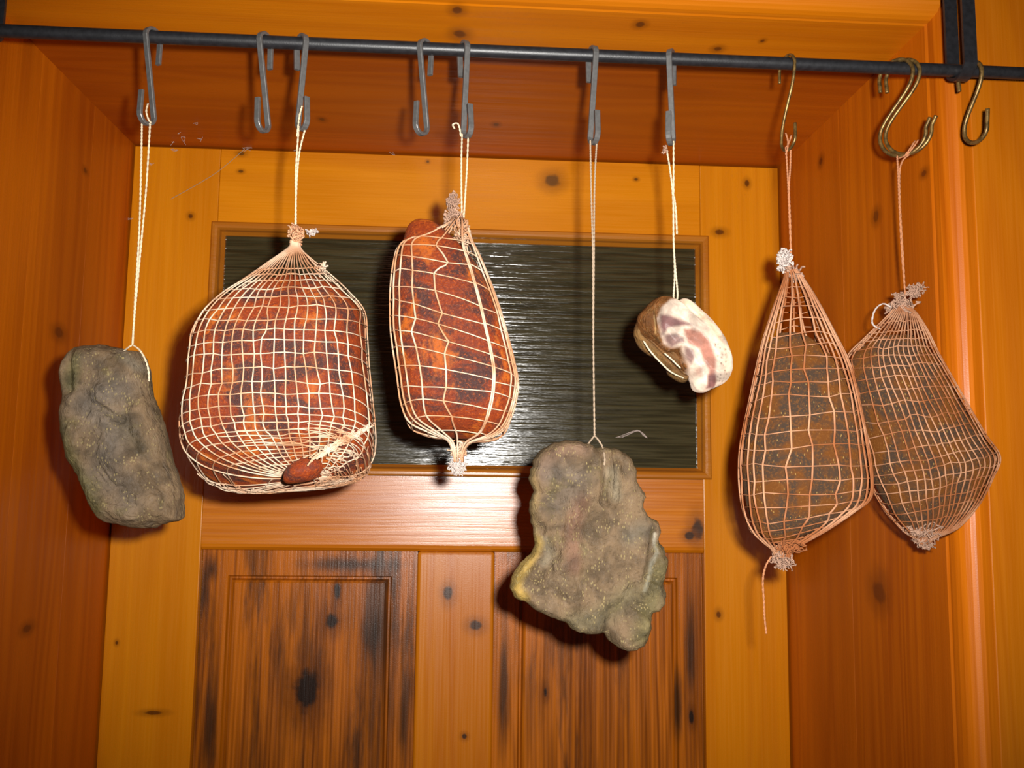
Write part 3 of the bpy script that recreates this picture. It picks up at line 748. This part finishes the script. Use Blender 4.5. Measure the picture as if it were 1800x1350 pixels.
tuft('net_end', (1580, 519), 14, 6, 20, M['fluff_pink'], ang, .0006, 5, Y=YA)
tuft('net_knot', (1621, 930), 32, 14, 70, M['fluff_pink'], ang, .0006, 6, up_bias=.1, Y=YA - .006)
tuft('net_end', (1623, 948), 19, 17, 70, M['fluff_pink'], ang, .0005, 7, up_bias=-.2, Y=YA)
strings('loose_thread', [PX([(1566, 540), (1552, 534), (1538, 545), (1533, 566), (1540, 575), (1548, 578)], YA)], M['fluff_white'], ang, .0009)
strings('string', [[*PX([(1577, 274), (1579, 310), (1581, 360, .006), (1585, 440, .014), (1591, 520, .022), (1588, 538, .024)])], [*PX([(1598, 272, -.008), (1586, 284, -.003), (1581, 310, .002), (1583, 380, .008), (1588, 460, .016), (1591, 525, .023)])],
                   PX([(1614, 246, -.014), (1606, 258, -.014), (1594, 272, -.01), (1580, 278, -.004)]), PX([(1608, 248, -.012), (1598, 264, -.012), (1588, 276, -.008)])], M['string_orange'], ang, .00085)

# ------------------------------------------------------------------ inflated outlines (unwrapped meats)
def inside(poly, P):
    x, y = P[:, 0], P[:, 1]; c = np.zeros(len(P), bool); n = len(poly)
    for i in range(n):
        x1, y1 = poly[i]; x2, y2 = poly[(i + 1) % n]
        if y1 == y2: continue
        c ^= ((y1 > y) != (y2 > y)) & (x < (x2 - x1) * (y - y1) / (y2 - y1) + x1)
    return c
def segdist(poly, P, closed=True):
    poly = np.asarray(poly, float); best = np.full(len(P), 1e9); n = len(poly)
    for i in range(n if closed else n - 1):
        a, b = poly[i], poly[(i + 1) % n]; ab_ = b - a
        t = np.clip(((P - a) @ ab_) / max(ab_ @ ab_, 1e-9), 0, 1)
        best = np.minimum(best, np.linalg.norm(P - a - t[:, None] * ab_, axis=1))
    return best
def round_outline(P, step):
    n = len(P); out = []
    for i in range(n):
        p0, p1, p2, p3 = P[i - 1], P[i], P[(i + 1) % n], P[(i + 2) % n]
        k = max(1, int(math.dist(p1, p2) / step))
        for j in range(k):
            out.append(tuple(cr([p0, p1, p2, p3], 1 + j / k)))
    return out
def inflate(name, outline, T, Tb, R_, mat, parent, Y=YR, step=4, relief=None, colour=None, amp=.0016, freq=60, lump=.003, power=.5, edge_amp=0.0):
    """outline in pixels on plane Y; T/Tb front/back half thickness in metres; R_ edge rounding in pixels."""
    O = round_outline(outline, step)
    if edge_amp:
        O2 = []
        for (x, y) in O:
            O2.append((x + edge_amp * noise.noise(Vector((x * .09, y * .09, 1))), y + edge_amp * noise.noise(Vector((x * .09, y * .09, 7)))))
        O = O2
    poly = np.array(O); lo, hi = poly.min(0), poly.max(0); pts = []
    rnd = random.Random(3); yy = lo[1]; r = 0
    while yy < hi[1]:
        xx = lo[0] + (r % 2) * step / 2
        while xx < hi[0]:
            pts.append((xx + rnd.uniform(-.2, .2) * step, yy + rnd.uniform(-.2, .2) * step)); xx += step
        yy += step * .87; r += 1
    G = np.array(pts); G = G[inside(O, G)]; d = segdist(O, G); G = G[d > step * .55]
    # extra rings near the rim so the edge rolls over smoothly
    allp = [Vector(p) for p in O] + [Vector((p[0], p[1])) for p in G]
    n = len(O)
    vs_, es_, fs_, ov, oe, of = delaunay_2d_cdt(allp, [(i, (i + 1) % n) for i in range(n)], [], 1, 1e-4)
    P = np.array([(v[0], v[1]) for v in vs_]); dist = segdist(O, P); rim = dist < 1e-3
    q = np.clip(dist / R_, 0, 1); prof = (1 - (1 - q) ** 2) ** power
    rel = 1.6 * relief(P) if relief else np.zeros(len(P))
    V, colr = [], []
    cols = colour(P, dist) if colour else np.tile((.1, .1, .1), (len(P), 1))
    N_ = len(P)
    base = [at(p[0], p[1], Y) for p in P]
    for i in range(N_):
        b = base[i]; ll = noise.noise(b * 22) * lump + noise.noise(b * freq) * amp + noise.noise(b * freq * 3.1) * amp * .45
        V.append(b + Vector((0, -(T * prof[i] + (ll + rel[i]) * min(1, q[i] * 1.6)), 0)))
    idx = {}
    for i in range(N_):
        if rim[i]: idx[i] = i
        else:
            idx[i] = len(V); b = base[i]
            V.append(b + Vector((0, Tb * prof[i] + noise.noise(b * 30 + Vector((5, 0, 0))) * lump * min(1, q[i] * 2), 0)))
    Fc = []
    for f in fs_:
        Fc.append(tuple(f)); Fc.append(tuple(idx[i] for i in reversed(f)))
    o = mesh(name, V, Fc, mat, parent, True)
    bm = bmesh.new(); bm.from_mesh(o.data); bmesh.ops.recalc_face_normals(bm, faces=bm.faces); bm.to_mesh(o.data); bm.free()
    ca = o.data.color_attributes.new('patch', 'FLOAT_COLOR', 'POINT')
    arr = np.ones((len(V), 4)); arr[:N_, :3] = cols
    for i in range(N_):
        if not rim[i]: arr[idx[i], :3] = cols[i]
    ca.data.foreach_set('color', arr.ravel())
    return o
def blend(c, mask, col): return c * (1 - mask[:, None]) + np.array(col) * mask[:, None]
def line_mask(P, line, r0, r1): return np.clip((r1 - segdist(line, P, False)) / (r1 - r0), 0, 1)
def poly_mask(P, poly, soft):
    d = segdist(poly, P); s = np.where(inside(poly, P), d, -d); return np.clip(.5 + s / (2 * soft), 0, 1)

# ---- grey loaf-shaped meat
loaf = empty('cured_meat_loaf'); tag(loaf, 'grey-brown loaf-shaped air-dried meat on a plain string beside the reveal boards', 'cured meat', 'meats hung on the rod')
o1 = [(149, 609), (178, 606), (208, 611), (226, 616), (247, 619), (257, 640), (263, 673), (266, 693), (279, 726), (291, 764), (300, 803), (312, 841), (320, 874), (320, 900), (318, 914), (307, 917),
      (290, 921), (267, 929), (240, 928), (213, 922), (190, 917), (170, 895), (158, 868), (143, 835), (128, 809), (121, 779), (116, 750), (115, 720), (120, 697), (115, 673), (115, 652), (122, 634), (134, 617)]
def rel1(P):
    r = -.0035 * line_mask(P, [(146, 622), (147, 690)], 2, 12) - .003 * line_mask(P, [(258, 650), (240, 740), (262, 800), (300, 850)], 3, 18)
    r += .0025 * line_mask(P, [(205, 700), (215, 760), (222, 800)], 4, 26) - .003 * line_mask(P, [(200, 720), (232, 742)], 2, 10)
    for k in range(4):
        r -= .0016 * line_mask(P, [(180 + k * 8, 845 - k * 6), (215 + k * 4, 880 - k * 8), (262 - k * 2, 885 - k * 10)], 1, 6)
    r -= .004 * line_mask(P, [(250, 926), (275, 918), (298, 921)], 1, 6)
    return r
def col1(P, d):
    c = np.tile((.114, .078, .048), (len(P), 1))
    c = blend(c, .8 * line_mask(P, [(225, 690), (180, 715), (230, 760), (215, 800)], 8, 40), (.105, .086, .072))
    c = blend(c, .6 * line_mask(P, [(190, 840), (240, 850), (250, 880)], 8, 36), (.100, .080, .066))
    c = blend(c, .7 * line_mask(P, [(160, 640), (150, 680)], 6, 20), (.070, .066, .026))
    c = blend(c, .6 * line_mask(P, [(130, 760), (150, 820), (190, 890)], 6, 26), (.072, .068, .022))
    c = blend(c, .6 * line_mask(P, [(175, 635), (195, 650)], 4, 22), (.048, .037, .028))
    c = blend(c, .7 * line_mask(P, [(240, 745), (268, 790)], 4, 24), (.055, .045, .030))
    c = blend(c, .5 * line_mask(P, [(225, 620), (255, 650)], 3, 12), (.125, .115, .095))
    return c
inflate('meat', o1, .027, .024, 34, M['cured'], loaf, step=3, relief=rel1, colour=col1, edge_amp=2.0, amp=.002, freq=75)
strings('string', [[h1 + Vector((-.0035, 0, .001)), *PX([(248, 290), (245, 400), (238, 520), (233, 606)])], [h1 + Vector((.003, 0, .001)), *PX([(257, 330), (246, 450), (236, 560), (233, 606)])],
                   PX([(233, 606), (225, 611, -.004), (218, 617, -.012)]), PX([(233, 606), (246, 616, -.004), (256, 634, -.006), (261, 652, -.006), (262, 670, -.004)]),
                   PX([(260, 182, -.004), (257, 196, -.008), (261, 210, -.008), (265, 216, -.006)])], M['string_white'], loaf, .00085)

# ---- wide grey slab
slab = empty('cured_meat_slab'); tag(slab, 'wide grey-brown slab of air-dried meat with scalloped edge on a long string', 'cured meat', 'meats hung on the rod')
o2 = [(990, 774), (1016, 776), (1036, 780), (1044, 786), (1059, 786), (1082, 789), (1101, 799), (1112, 815), (1119, 844), (1132, 870), (1130, 890), (1142, 909), (1155, 916), (1161, 929), (1156, 948), (1168, 968), (1172, 994), (1164, 1023),
      (1169, 1046), (1160, 1069), (1143, 1079), (1142, 1108), (1129, 1134), (1108, 1142), (1085, 1136), (1068, 1124), (1059, 1112), (1033, 1113), (1007, 1107), (990, 1093), (967, 1085), (945, 1074), (925, 1061), (904, 1049), (897, 1030),
      (902, 1007), (919, 984), (937, 965), (938, 942), (935, 922), (930, 900), (933, 877), (938, 863), (930, 847), (932, 828), (941, 802), (961, 784)]
def rel2(P):
    r = -.004 * line_mask(P, [(1056, 784), (1062, 830), (1058, 880)], 2, 14) + .003 * line_mask(P, [(1078, 820), (1070, 880)], 3, 14)
    r += .004 * line_mask(P, [(1020, 870), (995, 910), (990, 980), (1000, 1050)], 5, 28) - .003 * line_mask(P, [(940, 868), (990, 885), (975, 960)], 3, 18)
    r -= .005 * line_mask(P, [(945, 930), (962, 975), (940, 1000)], 4, 22) + .003 * line_mask(P, [(1143, 935), (1130, 1000), (1125, 1040)], 2, 10)
    r -= .003 * line_mask(P, [(1060, 1112), (1075, 1070), (1110, 1030)], 2, 16) + .003 * line_mask(P, [(1141, 1080), (1110, 1060)], 2, 12) + .0025 * line_mask(P, [(1164, 1024), (1135, 1010)], 2, 10)
    r += .003 * line_mask(P, [(1105, 1110), (1130, 1085)], 6, 28)
    return r
def col2(P, d):
    c = np.tile((.114, .078, .048), (len(P), 1))
    c = blend(c, .75 * line_mask(P, [(950, 830), (965, 800), (1020, 790)], 4, 22), (.125, .078, .056))
    c = blend(c, .8 * line_mask(P, [(1015, 880), (1000, 930), (1002, 990)], 5, 22), (.130, .072, .050))
    c = blend(c, .6 * line_mask(P, [(960, 830), (1020, 840), (970, 885)], 8, 30), (.075, .062, .054))
    c = blend(c, .7 * line_mask(P, [(1068, 830), (1075, 870)], 3, 16), (.165, .140, .100))
    c = blend(c, .55 * line_mask(P, [(1120, 930), (1100, 940)], 4, 26), (.082, .078, .066))
    c = blend(c, .95 * line_mask(P, [(1145, 936), (1143, 952), (1146, 968), (1137, 988), (1134, 1010), (1126, 1034)], 1.0, 4), (.26, .24, .20))
    c = blend(c, .6 * line_mask(P, [(1100, 1040), (1040, 1085), (1000, 1090)], 6, 32), (.092, .082, .048))
    c = blend(c, .6 * line_mask(P, [(1150, 1000), (1120, 1110)], 6, 30), (.086, .080, .034))
    c = blend(c, .7 * line_mask(P, [(955, 950), (965, 970), (955, 985)], 4, 14), (.130, .110, .080))
    c = blend(c, .85 * line_mask(P, [(931, 830), (937, 870), (931, 905), (938, 945)], 4, 14), (.155, .105, .050))
    c = blend(c, .95 * line_mask(P, [(938, 955), (920, 985), (903, 1010), (900, 1035), (912, 1045)], 8, 20), (.270, .180, .048))
    c = blend(c, .5 * np.clip(1 - d / 9, 0, 1), (.10, .085, .045))
    return c
inflate('meat', o2, .018, .016, 16, M['cured'], slab, step=3, relief=rel2, colour=col2, edge_amp=3.0, amp=.0022, freq=80, lump=.002)
strings('string', [[h6 + Vector((-.0032, 0, .001)), *PX([(1039, 330), (1042, 450), (1043, 600), (1045, 766)])], [h6 + Vector((.0022, 0, .001)), *PX([(1045, 330), (1044, 450), (1043, 600), (1045, 766)])],
                   PX([(1045, 766), (1040, 772, -.002), (1034, 780, -.006)]), PX([(1045, 766), (1052, 774, -.004), (1059, 786, -.006), (1063, 806, -.016), (1062, 818, -.018)])], M['string_tan'], slab, .00085)

# ---- rolled bacon
bac = empty('rolled_bacon'); tag(bac, 'small folded piece of white streaky bacon with spiced brown rind', 'bacon', 'meats hung on the rod')
def cp(x, y): return (1080 + x / 6.43, 500 + y / 6.43)
face = [cp(*p) for p in ((500, 150), (600, 152), (690, 186), (760, 172), (840, 203), (950, 298), (1060, 400), (1150, 510), (1230, 640), (1280, 780), (1310, 920), (1290, 1030), (1230, 1120), (1160, 1160), (1080, 1195), (1020, 1225), (930, 1220),
        (880, 1180), (850, 1090), (815, 1010), (750, 950), (730, 880), (670, 790), (590, 770), (520, 720), (440, 640), (350, 590), (280, 520), (255, 440), (270, 350), (340, 270), (420, 190))]
def colf(P, d):
    wht = (.46, .37, .32)
    c = np.tile(wht, (len(P), 1))
    pk = (.230, .085, .062); pu = (.125, .056, .062)
    for pl, cl, k in ((((455, 385), (560, 420), (780, 520), (640, 525), (540, 535), (500, 600), (465, 520)), pu, .95), (((515, 605), (630, 605), (700, 650), (730, 700), (650, 705), (600, 745), (530, 670)), pu, .8),
                      (((700, 560), (780, 560), (880, 600), (960, 680), (1020, 820), (1050, 900), (1060, 1060), (1080, 1180), (980, 1195), (970, 1100), (990, 1000), (920, 880), (880, 770), (760, 710)), pk, .9),
                      (((970, 1050), (1060, 1050), (1080, 1190), (980, 1195)), pu, .8),
                      (((725, 740), (810, 780), (830, 860), (800, 940), (745, 850)), pu, .8), (((850, 980), (920, 960), (900, 1060), (860, 1040)), pk, .5)):
        c = blend(c, k * poly_mask(P, [cp(*q) for q in pl], 2.5), cl)
    c = blend(c, .5 * line_mask(P, [cp(740, 240), cp(860, 340), cp(960, 450), cp(1080, 640)], 2, 9), (.40, .27, .17))
    c = blend(c, .45 * line_mask(P, [cp(1100, 700), cp(1160, 860), cp(1180, 1040)], 2, 9), (.38, .27, .20))
    rind = poly_mask(P, [cp(*q) for q in ((400, 100), (690, 100), (700, 190), (560, 230), (470, 310), (440, 420), (470, 560), (520, 690), (600, 745), (690, 740), (740, 850), (790, 960), (830, 1040), (780, 1100), (500, 800), (200, 600), (200, 300))], 2.0)
    c = blend(c, rind, (.150, .058, .016))
    c = blend(c, .8 * line_mask(P, [cp(390, 400), cp(420, 580)], .8, 2.2), (.40, .26, .12))
    rnd = random.Random(2)
    for k in range(34):
        q = cp(rnd.uniform(1020, 1200), rnd.uniform(720, 1120)); c = blend(c, .8 * np.clip(1.6 - np.linalg.norm(P - np.array(q), axis=1), 0, 1), (.07, .035, .02))
    return c
def relf(P):
    return -.0035 * line_mask(P, [cp(690, 190), cp(800, 330), cp(900, 420)], 1, 8) + .004 * line_mask(P, [cp(600, 350), cp(900, 560), cp(1130, 850)], 6, 26) - .004 * line_mask(P, [cp(430, 330), cp(450, 560), cp(560, 720)], 1, 9)
inflate('meat', face, .020, .012, 17, M['bacon'], bac, Y=YR - .002, step=2.2, relief=relf, colour=colf, amp=.0006, freq=90, lump=.001, edge_amp=.6)
bm_ = bac.children[0]
bm_.data.materials.append(M['rind'])
ca_ = bm_.data.color_attributes['patch'].data
for pl in bm_.data.polygons:
    c3 = [ca_[v].color for v in pl.vertices]
    if sum(1 for c in c3 if c[0] < .2 and c[2] < .03) >= 2: pl.material_index = 1
fold = [cp(*p) for p in ((260, 420), (360, 420), (520, 560), (680, 720), (800, 880), (850, 1010), (835, 1080), (780, 1112), (700, 1082), (610, 1012), (580, 930), (450, 825), (380, 790), (290, 710), (240, 620), (222, 530))]
def colb(P, d):
    c = np.tile((.110, .052, .018), (len(P), 1)); c = blend(c, .6 * line_mask(P, [cp(230, 540), cp(300, 690), cp(440, 800), cp(600, 1000), (1201, 672)], 2, 7), (.20, .115, .04)); return c
def relb(P): return -.005 * line_mask(P, [cp(300, 560), cp(420, 660), cp(620, 860), cp(780, 1010)], 1.5, 7)
inflate('rind', fold, .012, .014, 14, M['rind'], bac, Y=YR + .006, step=2.5, relief=relb, colour=colb, amp=.0008, lump=.001)
strings('tie_string', [PX([cp(330, 640) + (-.010,), cp(410, 760) + (-.012,), cp(520, 880) + (-.012,), cp(640, 990) + (-.011,), cp(780, 1058) + (-.006,)]),
                       PX([cp(570, 780) + (-.012,), cp(660, 860) + (-.014,), cp(745, 945) + (-.012,)])], M['string_white'], bac, .00085)
strings('string', [[h7 + Vector((.0025, 0, .001)), *PX([(1184, 330), (1184, 420), (1187, 470), (1191, 516), (1189, 530, -.006)])], [h7 + Vector((-.004, 0, -.003)), *PX([(1178, 300), (1183, 350), (1184, 420), (1186, 480), (1184, 520), (1185, 529, -.006)])],
                   PX([(1185, 345, -.002), (1188, 370, -.002), (1190, 412, -.002)])], M['string_white'], bac, .00085)
tuft('string_end', (1169, 263), 8, 10, 16, M['fluff_pink'], bac, .0005, 5)

# ------------------------------------------------------------------ cobweb threads
cw = empty('cobweb'); tag(cw, 'thin dusty cobweb thread slanting over the upper door corner', 'cobweb')
V, Fc = [], []
tube_into(V, Fc, smooth_path([at(300, 350, -.002), at(345, 325, -.004), at(385, 300, -.004), at(430, 262, -.004)], 6), .00045, 4)
mesh('thread', V, Fc, M['web'], cw)
cw2 = empty('cobweb'); tag(cw2, 'wispy grey cobweb strand stuck to the glass beside the scalloped slab', 'cobweb')
V, Fc = [], []
for k in range(5):
    tube_into(V, Fc, smooth_path([at(1082 + 3 * k, 768 + random.uniform(-2, 2), .0128), at(1100, 764 + random.uniform(-3, 3), .0125), at(1120, 758 + random.uniform(-2, 2), .0125), at(1131, 762 + k, .0125), at(1138, 770, .0128)], 5), .00025, 4)
mesh('thread', V, Fc, M['fluff_white'], cw2)
cw3 = empty('cobweb'); tag(cw3, 'scattered dusty cobweb wisps along the joint of lintel and door', 'cobweb')
rnd = random.Random(12); V, Fc = [], []
for (x_, y_, n_) in ((306, 262, 5), (300, 246, 2), (352, 240, 2), (322, 241, 2), (434, 259, 6), (268, 286, 2), (520, 262, 2), (690, 268, 2), (229, 382, 3), (345, 215, 2), (310, 232, 2)):
    for k in range(n_):
        d = RM @ Vector(((x_ - 900) / F_PX, 1, -(y_ - 675) / F_PX))
        p = EYEP + d * min((ZT - EYE) / d.z, DIST / d.y) - d * .001
        a = [p + Vector((rnd.gauss(0, .003), -abs(rnd.gauss(0, .001)), -abs(rnd.gauss(0, .003)))) for q in range(3)]
        tube_into(V, Fc, smooth_path(a, 4), .0002, 4)
tag(mesh('wisp', V, Fc, M['fluff_white'], cw3), kind='stuff')
